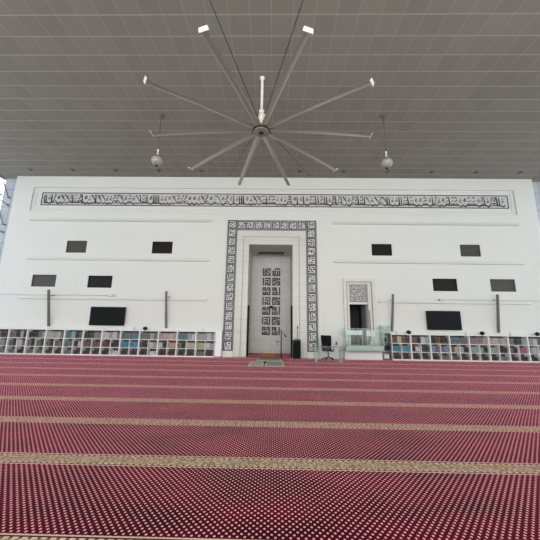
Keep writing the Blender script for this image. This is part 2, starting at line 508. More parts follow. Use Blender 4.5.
# ------------------------------------------------------------------ CALLIGRAPHY
def maze(rn, w, h, braid=0.15):
    """angular, square-script-like interlace on a w x h grid (odd sizes): 1 = ink"""
    g = [[1] * w for _ in range(h)]
    st = [(1, 1)]; g[1][1] = 0
    while st:
        x, y = st[-1]
        nb = [(dx, dy) for dx, dy in ((2, 0), (-2, 0), (0, 2), (0, -2)) if 0 < x + dx < w - 1 and 0 < y + dy < h - 1 and g[y + dy][x + dx]]
        if nb:
            dx, dy = rn.choice(nb)
            g[y + dy // 2][x + dx // 2] = 0; g[y + dy][x + dx] = 0
            st.append((x + dx, y + dy))
        else: st.pop()
    for y in range(1, h - 1):
        for x in range(1, w - 1):
            if g[y][x] and rn.random() < braid: g[y][x] = 0
    return g

def grid_ink(bm, g, x0, z0, cw, ch, y, t, mi=0, grow=0.0):
    """merge ink cells of a row into bars; z runs down from the top row"""
    h = len(g)
    for r, row in enumerate(g):
        c = 0
        while c < len(row):
            if row[c]:
                e = c
                while e < len(row) and row[e]: e += 1
                zt = z0 + (h - r) * ch
                box(bm, x0 + (c - grow) * cw, x0 + (e + grow) * cw, y - t - (0.003 * (r % 2) if grow else 0), y, zt - ch * (1 + grow), zt + ch * grow, mi)
                c = e
            else: c += 1

# long inscription band, high on the wall
bt = empty('inscription_band', (CX, D + 0.05, 8.6))
tag(bt, 'long horizontal grey and black calligraphy band high on the white wall', 'inscription')
L0, L1, Z0, Z1 = -13.46, 13.07, 8.20, 8.98
ox, oy, oz = CX, D + 0.05, 8.6
bm = BM(); box(bm, L0 - ox, L1 - ox, -0.03, 0, Z0 - oz, Z1 - oz)
link_mesh('panel', bm, M['bandground'], bt)
bm = BM()
fw = 0.045
for a in ((L0, L1, Z0, Z0 + fw), (L0, L1, Z1 - fw, Z1), (L0, L0 + fw, Z0, Z1), (L1 - fw, L1, Z0, Z1)):
    box(bm, a[0] - ox, a[1] - ox, -0.045, -0.03, a[2] - oz, a[3] - oz)
link_mesh('frame', bm, M['bandink'], bt)
bm = BM()
rn = random.Random(31)
yb = -0.03
def bar(x0, x1, z0, z1): box(bm, x0, x1, yb - 0.012, yb, z0, z1)
def slant(xa, za, xb, zb, w):
    d = Vector((xb - xa, 0, zb - za)).normalized(); n = Vector((-d.z, 0, d.x)) * w / 2
    a, b = Vector((xa, yb - 0.012, za)), Vector((xb, yb - 0.012, zb))
    quad(bm, [a - n, b - n * 0.5, b + n * 0.5, a + n])
def arc(cx, cz, r, a0, a1, w, nseg=7):
    pts = []
    for i in range(nseg + 1):
        t = a0 + (a1 - a0) * i / nseg
        ww = w * (0.45 + 0.55 * math.sin(PI * i / nseg))
        pts.append(((cx + (r + ww / 2) * math.cos(t), yb - 0.012, cz + (r + ww / 2) * math.sin(t)), (cx + (r - ww / 2) * math.cos(t), yb - 0.012, cz + (r - ww / 2) * math.sin(t))))
    for p, q in zip(pts[:-1], pts[1:]):
        quad(bm, [p[0], q[0], q[1], p[1]])
zb, zt = Z0 - oz + 0.10, Z1 - oz - 0.09
x = L0 - ox + 0.16
end = L1 - ox - 0.2
while x < end:
    k = rn.random()
    w = rn.uniform(0.045, 0.065)
    if k < 0.30:                                   # tall stroke with small foot
        slant(x + 0.03, zb + rn.uniform(0, .12), x, zt - rn.uniform(0, 0.06), w * 1.5)
        bar(x, x + 0.11, zb + 0.03, zb + 0.03 + w)
        x += 0.11
    elif k < 0.55:                                 # bowl
        r = rn.uniform(0.09, 0.13)
        arc(x + r, zb + r * 1.1, r, PI, 2 * PI, w * 1.5)
        arc(x + r, zb + r * 2.9, r * 0.5, 0, 2 * PI, w * 0.8, 10)
        bar(x + r - .03, x + r + .03, zb + 0.44, zb + 0.49)
        x += 2 * r + 0.01
    elif k < 0.75:                                 # teeth on the baseline
        n = rn.randint(2, 3)
        bar(x, x + n * 0.085, zb + 0.05, zb + 0.05 + w * 1.3)
        for i in range(n): slant(x + i * 0.085 + 0.02, zb + 0.05, x + i * 0.085 + 0.03, zb + 0.22, w)
        arc(x + 0.10, zt - 0.12, 0.07, 0.3, PI, w)
        slant(x + 0.02, zb + 0.30, x + n * 0.08, zb + 0.36, w * 0.8)
        x += n * 0.085
    elif k < 0.9:                                  # sweeping tail across
        slant(x, zt - 0.04, x + 0.24, zb + 0.18, w * 1.4)
        arc(x + 0.1, zb + 0.12, 0.09, PI, 2.1 * PI, w * 1.3)
        bar(x + .16, x + .21, zt - 0.08, zt - 0.03)
        x += 0.24
    else:                                          # stacked round letter
        arc(x + 0.09, zb + 0.14, 0.08, 0, 2 * PI, w * 1.1, 12)
        slant(x + 0.02, zb + 0.3, x + 0.18, zt - 0.05, w)
        arc(x + 0.1, zt - 0.1, 0.06, 0, PI, w)
        x += 0.19
    if rn.random() < 0.6:
        bar(x - 0.12, x - 0.07, zt - 0.16, zt - 0.11); slant(x - 0.2, zt - 0.26, x - 0.06, zt - 0.2, 0.035)
    x += rn.uniform(-0.01, 0.015)
link_mesh('calligraphy', bm, M['bandink'], bt)

# mihrab surround
ms = empty('mihrab_surround', (CX, D, 0))
tag(ms, 'tall marble frame with a dark square-script band around the prayer niche', 'mihrab frame')
def lx(v): return v - CX
YF = -0.14     # front face of the band, relative to the wall
bm = BM()
OUT = (-2.62, 2.27, 7.33); INN = (-2.09, 1.71, 6.76)
box(bm, lx(OUT[0]), lx(INN[0]), YF, 0, 0.30, OUT[2]); box(bm, lx(INN[1]), lx(OUT[1]), YF, 0, 0.30, OUT[2])
box(bm, lx(INN[0]), lx(INN[1]), YF, 0, INN[2], OUT[2])
link_mesh('band_ground', bm, M['bandground'], ms)
for sx0, sx1 in ((OUT[0], INN[0]), (INN[1], OUT[1])):
    bm = BM(); box(bm, lx(sx0), lx(sx1) , YF - 0.01, 0, 0.0, 0.30, bevel=0.006)
    link_mesh('plinth', bm, M['trimwhite'], ms)
rn = random.Random(5)
def band_vertical(x0, x1):
    bm = BM()
    e = 0.03
    box(bm, lx(x0), lx(x0) + e, YF - 0.012, YF, 0.3, OUT[2]); box(bm, lx(x1) - e, lx(x1), YF - 0.012, YF, 0.3, OUT[2])
    z = 0.32; w = (x1 - x0) - 2 * e - 0.03
    while z < OUT[2] - 0.3:
        g = maze(rn, 9, 9, 0.20)
        grid_ink(bm, g, lx(x0) + e + 0.015, z, w / 9, 0.485 / 9, YF, 0.012)
        z += 0.502
    return link_mesh('calligraphy_band', bm, M['bandink2'], ms)
band_vertical(OUT[0], INN[0]); band_vertical(INN[1], OUT[1])
bm = BM()
box(bm, lx(OUT[0]), lx(OUT[1]), YF - 0.013, YF, OUT[2] - 0.035, OUT[2]); box(bm, lx(INN[0]), lx(INN[1]), YF - 0.013, YF, INN[2], INN[2] + 0.03)
nn = 8; pw = (INN[1] - INN[0]) / nn
for i in range(nn):
    g = maze(rn, 9, 9, 0.28)
    grid_ink(bm, g, lx(INN[0]) + i * pw + 0.015, INN[2] + 0.05, (pw - 0.03) / 9, 0.46 / 9, YF, 0.012)
link_mesh('calligraphy_band', bm, M['bandink2'], ms)
# stepped marble jambs and head
def jamb(nm, a, b, yf):
    bm = BM()
    box(bm, lx(a[0]), lx(b[0]), yf, 0, 0, a[2]); box(bm, lx(b[1]), lx(a[1]), yf, 0, 0, a[2])
    box(bm, lx(b[0]), lx(b[1]), yf, 0, b[2], a[2])
    return link_mesh(nm, bm, M['marble'], ms)
jamb('outer_jamb', INN, (-1.73, 1.34, 6.42), -0.08)
jamb('inner_jamb', (-1.73, 1.34, 6.42), (-1.42, 0.98, 5.98), -0.02)
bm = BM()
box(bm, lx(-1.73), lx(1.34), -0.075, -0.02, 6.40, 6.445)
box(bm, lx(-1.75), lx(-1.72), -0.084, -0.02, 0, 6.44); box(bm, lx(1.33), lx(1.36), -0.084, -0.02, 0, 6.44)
link_mesh('bead', bm, mat('marble_jamb_bead', (180, 176, 164), 0.5), ms)  # bead in a darker tone than the marble jambs

# fourteen square-script blocks on the back of the niche
PAT = {
'A': ["#.#.###", "#.#.#.#", "#.##..#", "##.##..", "#.#..##", "#.##..#", "###.###"],
'E': ["###.###", "#.#.#.#", "####.##", "......#", "#.###.#", "###.#.#", "#######"],
'B1': ["..#####", ".......", "###.#.#", "#.#.#.#", "###.#.#", "#.#.#.#", "#######"],
'B': ["####..#", "#.##..#", "####..#", "...#..#", "##.##.#", "#.#.#.#", "#####.#"],
'C': ["#.#####", "#.....#", "#.###.#", "#...#.#", "#.#.#.#", "#.###.#", "#.#.###"],
'Dd': ["#####.#", "#.#.###", "####...", "#...###", "#.###.#", "#.#..##", "###.###"],
}
order_l = ['A', 'C', 'E', 'C', 'E', 'C', 'E']
order_r = ['B1', 'Dd', 'B', 'Dd', 'B', 'Dd', 'B']
ordinal = ['topmost', 'second', 'third', 'fourth', 'fifth', 'sixth', 'lowest']
bs = 0.475
for ci, (xc, order) in enumerate(((-0.485, order_l), (0.11, order_r))):
    for r in range(7):
        zc = 4.90 - 0.602 * r
        g = [[1 if ch == '#' else 0 for ch in row] for row in PAT[order[r]]]
        bm = BM(); grid_ink(bm, g, -bs / 2, -bs / 2, bs / 7, bs / 7, 0, 0.03, 0, 0.14)
        o = link_mesh('calligraphy_block', bm, M['kufic'], loc=(xc, 17.8, zc))
        tag(o, '%s black square-script block in the %s column on the niche wall' % (ordinal[r], ('left', 'right')[ci]), 'calligraphy', 'square-script blocks in the niche')

# dark slot lamp in the niche head
t = empty('niche_lamp', (CX - 0.02, 17.0, 5.98)); tag(t, 'dark linear lamp under the ceiling of the prayer niche', 'lamp')
bm = BM(); box(bm, -0.78, 0.78, -0.05, 0.05, -0.12, 0, bevel=0.008); link_mesh('housing', bm, M['darkmetal'], t)
bm = BM(); box(bm, -0.72, 0.72, 0.05, 0.09, -0.10, -0.03); link_mesh('diffuser', bm, mat('lamp_diffuser', (210, 208, 200), 0.5), t)
# black side panels at the mouth of the niche
for x, s in ((-1.375, 'left'), (0.935, 'right')):
    t = empty('niche_side_panel', (x, 15.62, 0)); tag(t, 'narrow black panel against the %s side of the niche mouth' % s, 'screen')
    bm = BM()
    for k in range(3): box(bm, -0.04 + 0.028 * k, -0.015 + 0.028 * k, -0.12, 0.12, 0.03, 2.66, bevel=0.004)
    link_mesh('leaf', bm, M['black'], t)
    bm = BM(); box(bm, -0.042, 0.042, -0.13, 0.13, 0, 0.03); link_mesh('foot', bm, M['darkmetal'], t)
# small dark oval fixture on the niche wall
bm = BM()
lathe(bm, [(0, 0.05), (0.05, 0.045), (0.12, 0.02), (0.15, 0.0), (0, 0.0)], 20)
o = link_mesh('wall_fixture', bm, M['darkmetal'], loc=(-0.19, 17.77, 2.72), rot=(R(90), 0, 0)); o.scale = (1, 0.55, 1)
tag(o, 'small dark oval fixture between the calligraphy blocks in the niche', 'fixture')

# ------------------------------------------------------------------ doorway + pulpit
dm = empty('portal_frame', (4.45, D, 0)); tag(dm, 'narrow stepped marble portal with a calligraphy panel above the dark doorway', 'doorway frame')
def px(v): return v - 4.45
bm = BM()
O = (3.66, 5.30, 4.12); I = (3.83, 5.12, 3.93)
box(bm, px(O[0]), px(I[0]), -0.12, 0, 0, O[2]); box(bm, px(I[1]), px(O[1]), -0.12, 0, 0, O[2]); box(bm, px(I[0]), px(I[1]), -0.12, 0, I[2], O[2])
link_mesh('outer_jamb', bm, M['marble'], dm)
bm = BM()
J = (3.95, 4.92, 3.80)
box(bm, px(I[0]), px(J[0]), -0.06, 0, 0, I[2]); box(bm, px(J[1]), px(I[1]), -0.06, 0, 0, I[2]); box(bm, px(J[0]), px(J[1]), -0.06, 0, J[2], I[2])
link_mesh('inner_jamb', bm, M['marble'], dm)
bm = BM()
for a in ((3.80, 3.83), (5.12, 5.15)): box(bm, px(a[0]), px(a[1]), -0.126, -0.1, 0, 3.96)
box(bm, px(3.80), px(5.15), -0.126, -0.1, 3.93, 3.96)
box(bm, px(4.90), px(4.935), -0.066, -0.04, 0, 3.82); box(bm, px(3.94), px(4.935), -0.066, -0.04, 3.80, 3.83)
link_mesh('bead', bm, mat('portal_bead', (150, 140, 128), 0.5), dm)
bm = BM(); box(bm, px(J[0]), px(J[1]), -0.03, 0.0, 2.86, 3.80); link_mesh('panel_ground', bm, M['bandground'], dm)
bm = BM()
rn = random.Random(11)
g = maze(rn, 25, 25, 0.18)
grid_ink(bm, g, px(J[0]) + 0.05, 2.90, 0.87 / 25, 0.86 / 25, -0.03, 0.01)
link_mesh('calligraphy_panel', bm, M['bandink2'], dm)
bm = BM(); box(bm, px(J[0]), px(J[1]), -0.05, 0.1, 2.76, 2.86, bevel=0.005); link_mesh('lintel', bm, M['trimwhite'], dm)
# red-brown door edge standing in the reveal
d = empty('door_1', (4.88, D - 0.01, 0)); tag(d, kind='structure')
bm = BM(); box(bm, 0.075, 0.115, -0.075, -0.056, 0.9, 2.45, bevel=0.004); link_mesh('door_edge', bm, M['redwood'], d)
bm = BM(); box(bm, 0.0, 0.035, 0.28, 1.1, 0.02, 2.74, bevel=0.004); link_mesh('door_leaf', bm, mat('grey_door_paint', (150, 150, 152), 0.4), d)
bm = BM(); tube(bm, (0, 0.95, 1.45), (-0.06, 0.95, 1.45), 0.012); tube(bm, (-0.06, 0.95, 1.45), (-0.06, 0.85, 1.45), 0.012); link_mesh('door_handle', bm, M['chrome'], d)

pb = empty('glass_pulpit', (4.4, 14.9, 0)); tag(pb, 'green glass balustraded pulpit platform on a white base before the dark doorway', 'pulpit')
def gx(v): return v - 4.4
def gy(v): return v - 14.9
bm = BM(); box(bm, gx(3.54), gx(5.40), gy(14.92), gy(D - 0.13), 0, 0.42, bevel=0.01); link_mesh('base', bm, M['trimwhite'], pb)
bm = BM(); box(bm, gx(3.49), gx(5.40), gy(14.50), gy(D - 0.13), 0.44, 0.49, bevel=0.005); link_mesh('deck', bm, M['glassedge'], pb)
bm = BM(); box(bm, gx(3.53), gx(5.34), gy(14.53), gy(14.55), 0.49, 0.70); link_mesh('fascia', bm, M['frosted'], pb)
bm = BM(); box(bm, gx(3.53), gx(5.34), gy(14.56), gy(D - 0.15), 0.66, 0.70); link_mesh('floor_slab', bm, M['frosted'], pb)
for a, b in ((3.49, 4.04), (4.07, 4.71), (4.74, 5.40)):
    bm = BM(); box(bm, gx(a), gx(b), gy(14.50), gy(14.515), 0.49, 1.52)
    p = link_mesh('glass_panel', bm, M['glassgreen'], pb)
    bm = BM(); box(bm, gx(a), gx(b), gy(14.499), gy(14.516), 1.505, 1.525)
    box(bm, gx(a), gx(a) + 0.012, gy(14.498), gy(14.517), 0.49, 1.505)
    link_mesh('glass_edge', bm, M['glassedge'], p)
for x in (3.49, 5.385):
    bm = BM(); box(bm, gx(x), gx(x + 0.015), gy(14.52), gy(D - 0.13), 0.49, 1.52)
    p = link_mesh('side_glass', bm, M['glassgreen'], pb)
    bm = BM(); box(bm, gx(x) - 0.002, gx(x + 0.017), gy(14.52), gy(D - 0.13), 1.52, 1.535)
    link_mesh('glass_edge', bm, M['glassedge'], p)
# pale panels on posts, added to imitate white reflections in the glass
bm = BM(); box(bm, gx(3.58), gx(4.40), gy(14.72), gy(14.74), 1.20, 1.42); box(bm, gx(4.60), gx(5.00), gy(14.72), gy(14.74), 1.15, 1.42)
for xx in (3.60, 4.38, 4.62, 4.98): tube(bm, (gx(xx), gy(14.73), 0.70), (gx(xx), gy(14.73), 1.2), 0.012, seg=8)
link_mesh('reflection_panel', bm, mat('white_reflection_panel', (214, 226, 222), 0.4), pb)

# grey narrow cabinet to the right of the pulpit
cb = empty('narrow_shelf_unit', (5.665, 15.1, 0)); tag(cb, 'narrow grey open shelf unit between the pulpit and the right bookcases', 'shelf')
bm = BM()
box(bm, -0.215, -0.19, -0.17, 0.17, 0, 1.28); box(bm, 0.19, 0.215, -0.17, 0.17, 0, 1.28); box(bm, -0.215, 0.215, -0.17, 0.17, 1.28, 1.31); box(bm, -0.19, 0.19, 0.15, 0.17, 0, 1.28)
link_mesh('carcass', bm, M['cabgrey'], cb)
for z in (0.05, 0.42, 0.84):
    bm = BM(); box(bm, -0.19, 0.19, -0.165, 0.15, z, z + 0.025); link_mesh('shelf', bm, M['cabgrey'], cb)
k = 0
for z, xx, w, h, c in ((0.865, -0.08, 0.16, 0.2, M['black']), (0.445, 0.03, 0.2, 0.26, M['black']), (0.075, -0.03, 0.24, 0.2, M['bottlelabel'])):
    bm = BM(); box(bm, -w / 2, w / 2, -0.1, 0.1, 0, h, bevel=0.012)
    for q in range(4): box(bm, -w / 2 + 0.02, w / 2 - 0.02, -0.104, -0.1, 0.03 + q * h / 5, 0.045 + q * h / 5)
    o = link_mesh('storage_box', bm, c, loc=(5.665 + xx, 15.08, z))
    tag(o, ('small black box on the top shelf of the narrow grey shelf unit', 'black box on the middle shelf of the narrow grey shelf unit', 'pale box on the bottom shelf of the narrow grey shelf unit')[k], 'box'); k += 1
# acrylic case on top of it
ac = empty('acrylic_case', (5.665, 15.1, 1.31)); tag(ac, 'pale green clear acrylic case on top of the narrow grey shelf unit', 'case')
bm = BM()
for a in ((-.2, .2, -.15, -.145), (-.2, .2, .145, .15), (-.2, -.195, -.145, .145), (.195, .2, -.145, .145)): box(bm, *a, 0, 0.36)
link_mesh('wall_panel', bm, M['acrylic'], ac)
bm = BM(); box(bm, -0.21, 0.21, -0.16, 0.16, 0.36, 0.38, bevel=0.004); link_mesh('lid', bm, M['frosted'], ac)

# ------------------------------------------------------------------ bookcases
U = 0.964
SY0, SY1 = 14.92, 15.27          # front and back
def make_bookcase():
    t = empty('bookcase')
    dpt = SY1 - SY0
    bm = BM(); th = 0.026
    box(bm, 0.002, th, 0, dpt, 0, 1.27); box(bm, U - th, U - 0.002, 0, dpt, 0, 1.27)
    box(bm, th, U - th, 0, dpt, 1.235, 1.27); box(bm, th, U - th, 0.004, dpt, 0, 0.055)
    link_mesh('carcass', bm, M['shelfwhite'], t)
    for z in (0.385, 0.80):
        bm = BM(); box(bm, th, U - th, 0.006, dpt - 0.02, z, z + 0.025); link_mesh('shelf', bm, M['shelfwhite'], t)
    for z0, z1 in ((0.055, 0.385), (0.41, 0.80)):
        bm = BM(); box(bm, U / 2 - 0.01, U / 2 + 0.01, 0.008, dpt - 0.02, z0, z1); link_mesh('divider', bm, M['shelfwhite'], t)
    bm = BM(); box(bm, th, U - th, dpt - 0.02, dpt, 0.055, 1.235); link_mesh('back_panel', bm, M['shelfback'], t)
    return t
LX0 = -2.98 - 12 * U; RX0 = 5.90
place = [('L', i, LX0 + i * U) for i in range(12)] + [('R', i, RX0 + i * U) for i in range(8)]
ordn = ['first', 'second', 'third', 'fourth', 'fifth', 'sixth', 'seventh', 'eighth', 'ninth', 'tenth', 'eleventh', 'twelfth']
case0 = make_bookcase()
CASES = []
for n, (s, i, x) in enumerate(place):
    o = case0 if n == 0 else copy_tree(case0)
    o.location = (x, SY0, 0)
    if s == 'L': lab = 'white three-row bookcase, %s from the prayer niche in the left run' % ordn[11 - i]
    else: lab = 'white three-row bookcase, %s from the glass pulpit in the right run' % ordn[i]
    tag(o, lab, 'bookcase', 'low white bookcases along the wall')
    CASES.append(lab)

BC = {
 'black': (30, 30, 32), 'grey': (120, 122, 122), 'lightgrey': (176, 180, 182), 'white': (222, 222, 222), 'maroon': (84, 44, 46), 'dark brown': (58, 42, 38),
 'brown': (124, 88, 70), 'cream': (212, 200, 172), 'teal': (84, 134, 142), 'pale teal': (158, 196, 190), 'turquoise': (48, 150, 176), 'sky blue': (78, 162, 206),
 'slate blue': (104, 120, 142), 'navy': (34, 40, 66), 'olive': (104, 94, 66), 'mauve': (158, 134, 142), 'peach': (222, 170, 128), 'yellow-green': (190, 190, 130),
 'mint': (150, 188, 160), 'pink': (206, 92, 124), 'dark green': (50, 66, 56), 'pinkish cream': (200, 176, 168), 'deep red': (128, 48, 60), 'light blue': (130, 168, 204),
 'lilac': (184, 178, 200)}
def mute(v):
    g = sum(v) / 3
    return tuple((g + (a - g) * 0.85) * 0.80 for a in v)
BM_ = {k: mat('book_cover_' + k.replace(' ', '_').replace('-', '_'), mute(v), 0.55, var=0.08, scale=20) for k, v in BC.items()}
PAGES = mat('book_pages', (214, 206, 186), 0.9)
GOLD = mat('book_spine_gilt', (188, 160, 104), 0.4, metal=0.3)
# contents per unit: top, middle-left, middle-right, bottom-left, bottom-right; colours in order of appearance
T = {
 ('L', 0): ('grey black', 'grey white', 'lightgrey grey', 'black', 'grey'),
 ('L', 1): ('grey black lightgrey black', 'grey black', 'white grey', 'grey', 'black'),
 ('L', 2): ('black black grey lightgrey', 'grey black', 'grey dark_green', 'grey', 'grey'),
 ('L', 3): ('cream lightgrey cream grey', 'grey black', 'grey grey', 'maroon', 'dark_brown'),
 ('L', 4): ('teal pale_teal black grey', 'teal grey', 'black white', 'grey', 'maroon'),
 ('L', 5): ('dark_green dark_green mauve mauve', 'brown brown', 'olive brown', 'maroon', 'dark_brown'),
 ('L', 6): ('white lightgrey white mauve', 'deep_red maroon', 'black dark_brown', 'dark_brown', 'white'),
 ('L', 7): ('teal teal slate_blue teal', 'turquoise turquoise', 'turquoise sky_blue', 'maroon', 'maroon'),
 ('L', 8): ('grey grey lightgrey grey', 'dark_green black', 'white lightgrey', 'dark_brown', 'white'),
 ('L', 9): ('pinkish_cream pinkish_cream cream pinkish_cream', 'white black', 'peach peach', 'dark_brown', 'maroon'),
 ('L', 10): ('slate_blue teal lightgrey white', 'grey black', 'cream cream', 'dark_brown', 'dark_brown'),
 ('L', 11): ('lightgrey lightgrey white lightgrey', 'yellow-green cream', 'white lightgrey', 'grey', 'maroon'),
 ('R', 0): ('brown cream brown maroon', 'turquoise turquoise', 'sky_blue turquoise', 'dark_brown', 'maroon'),
 ('R', 1): ('brown black white pale_teal', 'black white', 'navy navy', 'dark_brown', 'maroon'),
 ('R', 2): ('black brown black dark_brown', 'light_blue slate_blue', 'grey light_blue', 'dark_brown', 'grey'),
 ('R', 3): ('slate_blue slate_blue slate_blue grey', 'olive cream', 'lilac black', 'olive', 'maroon'),
 ('R', 4): ('mauve mauve mauve pinkish_cream', 'mint pale_teal', 'mint black', 'maroon', 'maroon'),
 ('R', 5): ('cream cream lightgrey cream', 'pale_teal lightgrey', 'black dark_brown', 'dark_brown', 'grey'),
 ('R', 6): ('grey dark_green dark_green pale_teal', 'grey black', 'pink pink', 'maroon', 'dark_brown'),
 ('R', 7): ('lightgrey white grey black', 'lightgrey white', 'sky_blue sky_blue', 'dark_brown', 'dark_brown'),
}
def book_mesh(key, w, h, dp):
    """spine toward -y, standing on z=0, x centred; a cover wrapped round a block of pages"""
    bm = BM()
    c = 0.004
    box(bm, -w / 2, -w / 2 + c, 0.006, dp, 0, h, 0); box(bm, w / 2 - c, w / 2, 0.006, dp, 0, h, 0)
    n = 5                                   # rounded spine
    pts = [(-w / 2 + w * i / n, 0.006 - 0.010 * math.sin(PI * i / n)) for i in range(n + 1)]
    for (xa, ya), (xb, yb_) in zip(pts[:-1], pts[1:]):
        quad(bm, [(xa, ya, 0), (xb, yb_, 0), (xb, yb_, h), (xa, ya, h)], 0)
    box(bm, -w / 2 + c, w / 2 - c, 0.006, dp - 0.006, 0.005, h - 0.006, 1)
    for z in (0.16, 0.78):                  # gilt bands on the spine
        box(bm, -w * 0.32, w * 0.32, -0.0065, 0.0, h * z, h * z + 0.006, 2)
    me = bpy.data.meshes.new('book')
    bm.normal_update(); bm.to_mesh(me); bm.free()
    me.materials.append(BM_[key]); me.materials.append(PAGES); me.materials.append(GOLD)
    return me
MESH = {}
def get_mesh(key, w):
    k = (key, w)
    if k not in MESH: MESH[k] = book_mesh(key, w, 0.26, 0.2)
    return MESH[k]
BOOKS = []   # (distance key, mesh, location, rotation, scale, label, group)
rb = random.Random(3)
WORD = ['top', 'middle', 'bottom']
def where(s, i): return ('%s left bookcase from the niche' % ordn[11 - i]) if s == 'L' else ('%s right bookcase from the pulpit' % ordn[i])
def runset(cols, x0, x1, z, h, s, i, row, fill):
    cols = [c.replace('_', ' ') for c in cols.split()]
    W = (x1 - x0) * fill; n = max(len(cols), int(round(W / 0.10)))
    w = round(W / n - 0.003, 3)
    x = x0 + 0.004
    for k in range(n):
        c = cols[min(len(cols) - 1, k * len(cols) // n)]
        hs = h * rb.uniform(0.86, 1.0)
        BOOKS.append([x + w / 2, c, w, (x + w / 2, SY0 + 0.07 + rb.uniform(0, 0.03), z), None, (1, 1, hs / 0.26),
                      '%s book upright in the %s row, %s' % (c, WORD[row], where(s, i)), '%s books, %s row, %s' % (c, WORD[row], where(s, i))])
        x += w + 0.003
def flatset(col, x0, x1, z, s, i, row, n=2):  # flat stacks added; dark red covers stand in for the reflected carpet
    c = col.replace('_', ' ')
    for k in range(n):
        w = 0.06
        BOOKS.append([(x0 + x1) / 2, c, w, (x0 + (x1 - x0) * 0.5 - 0.13 * 1.25 + rb.uniform(-0.015, 0.015), SY0 + 0.05 + rb.uniform(0, 0.03), z + 0.031 + 0.062 * k),
                      'flat', (1, 1, 1.25),
                      '%s book added flat in the %s row, %s' % (c, WORD[row], where(s, i)), '%s added flat books, %s row, %s' % (c, WORD[row], where(s, i))])
for (s, i, x) in place:
    tp, ml, mr, bl, br = T[(s, i)]
    xl, xm, xr = x + 0.022, x + U / 2, x + U - 0.022
    runset(tp, xl, xr, 0.826, 0.345, s, i, 0, 0.97)
    runset(ml, xl, xm - 0.012, 0.436, 0.27, s, i, 1, 0.93)
    runset(mr, xm + 0.012, xr, 0.436, 0.27, s, i, 1, 0.93)
    flatset(bl, xl, xm - 0.01, 0.056, s, i, 2, 3)
    flatset(br, xm + 0.01, xr, 0.056, s, i, 2, 3)
BOOKS.sort(key=lambda b: abs(b[0] - 0.0))
near, far = BOOKS[:300], BOOKS[300:]
for b in near:
    o = bpy.data.objects.new('book', get_mesh(b[1], b[2])); COL.objects.link(o)
    o.location = b[3]; o.scale = b[5]
    if b[4] == 'flat': o.rotation_euler = (0, R(90), 0)
    tag(o, b[6], 'book', b[7])
# the rest, farthest out, as one object
keys = sorted({b[1] for b in far})
fb = BM()
midx = {k: n for n, k in enumerate(keys)}
for b in far:
    me = get_mesh(b[1], b[2])
    mtx = Matrix.Translation(b[3]) @ (Matrix.Rotation(R(90), 4, 'Y') if b[4] == 'flat' else Matrix.Identity(4)) @ Matrix.Diagonal((b[5][0], b[5][1], b[5][2], 1))
    vs = [fb.verts.new(mtx @ v.co) for v in me.vertices]
    for p in me.polygons:
        f = fb.faces.new([vs[q] for q in p.vertices])
        f.material_index = midx[b[1]] if p.material_index == 0 else len(keys) + p.material_index - 1
o = link_mesh('distant_books', fb, [BM_[k] for k in keys] + [PAGES, GOLD])
tag(o, 'rows of mixed grey, dark and coloured books in the outermost bookcases', 'books', kind='stuff')

# white end cabinet beside the mihrab
bm = BM()
t = empty('end_cabinet', (-2.80, 15.1, 0)); tag(t, 'narrow plain white cabinet closing the left bookcases beside the niche frame', 'cabinet')
box(bm, -0.165, 0.165, -0.16, 0.17, 0.05, 1.30, bevel=0.006); link_mesh('carcass', bm, M['shelfwhite'], t)
bm = BM(); box(bm, -0.16, 0.16, -0.18, -0.16, 0.06, 1.29, bevel=0.004); d_ = link_mesh('door', bm, M['shelfwhite'], t)
bm = BM(); tube(bm, (-0.13, -0.20, 0.7), (-0.13, -0.20, 0.82), 0.006); tube(bm, (-0.13, -0.20, 0.71), (-0.13, -0.18, 0.71), 0.005); tube(bm, (-0.13, -0.20, 0.81), (-0.13, -0.18, 0.81), 0.005)
link_mesh('handle', bm, M['steel'], d_)
bm = BM(); box(bm, -0.16, 0.16, -0.14, 0.17, 0.0, 0.05); link_mesh('plinth', bm, M['cabgrey'], t)

# small things standing on the bookcases
def round_speaker(x, lab, z=1.27):
    t = empty('round_speaker', (x, 15.08, z)); tag(t, lab, 'speaker', 'small round black speakers on the bookcases')
    bm = BM(); lathe(bm, [(0, 0.0), (0.09, 0.0), (0.10, 0.012), (0.05, 0.022), (0, 0.022)], 18); link_mesh('foot', bm, M['black'], t)
    bm = BM()
    lathe(bm, [(0, -0.07), (0.06, -0.06), (0.10, -0.035), (0.125, 0.0), (0.10, 0.035), (0.06, 0.06), (0, 0.07)], 22)
    bmesh.ops.scale(bm, verts=bm.verts, vec=(1, 0.7, 1.3)); bmesh.ops.translate(bm, verts=bm.verts, vec=(0, 0, 0.105))
    link_mesh('body', bm, M['black'], t)
    bm = BM(); lathe(bm, [(0, 0.012), (0.05, 0.006), (0.06, 0.0), (0, 0.0)], 18)
    bmesh.ops.rotate(bm, verts=bm.verts, cent=(0, 0, 0), matrix=Matrix.Rotation(R(90), 3, 'X')); bmesh.ops.translate(bm, verts=bm.verts, vec=(0, -0.083, 0.105))
    link_mesh('grille', bm, M['darkmetal'], t)
round_speaker(-6.64, 'small round black speaker on the left bookcases, right of the television')
round_speaker(6.86, 'small round black speaker on the right bookcases, nearest the glass pulpit')
round_speaker(10.55, 'small round black speaker on the right bookcases, right of the television')
round_speaker(13.30, 'small round black speaker on the right bookcases, at the far right end')
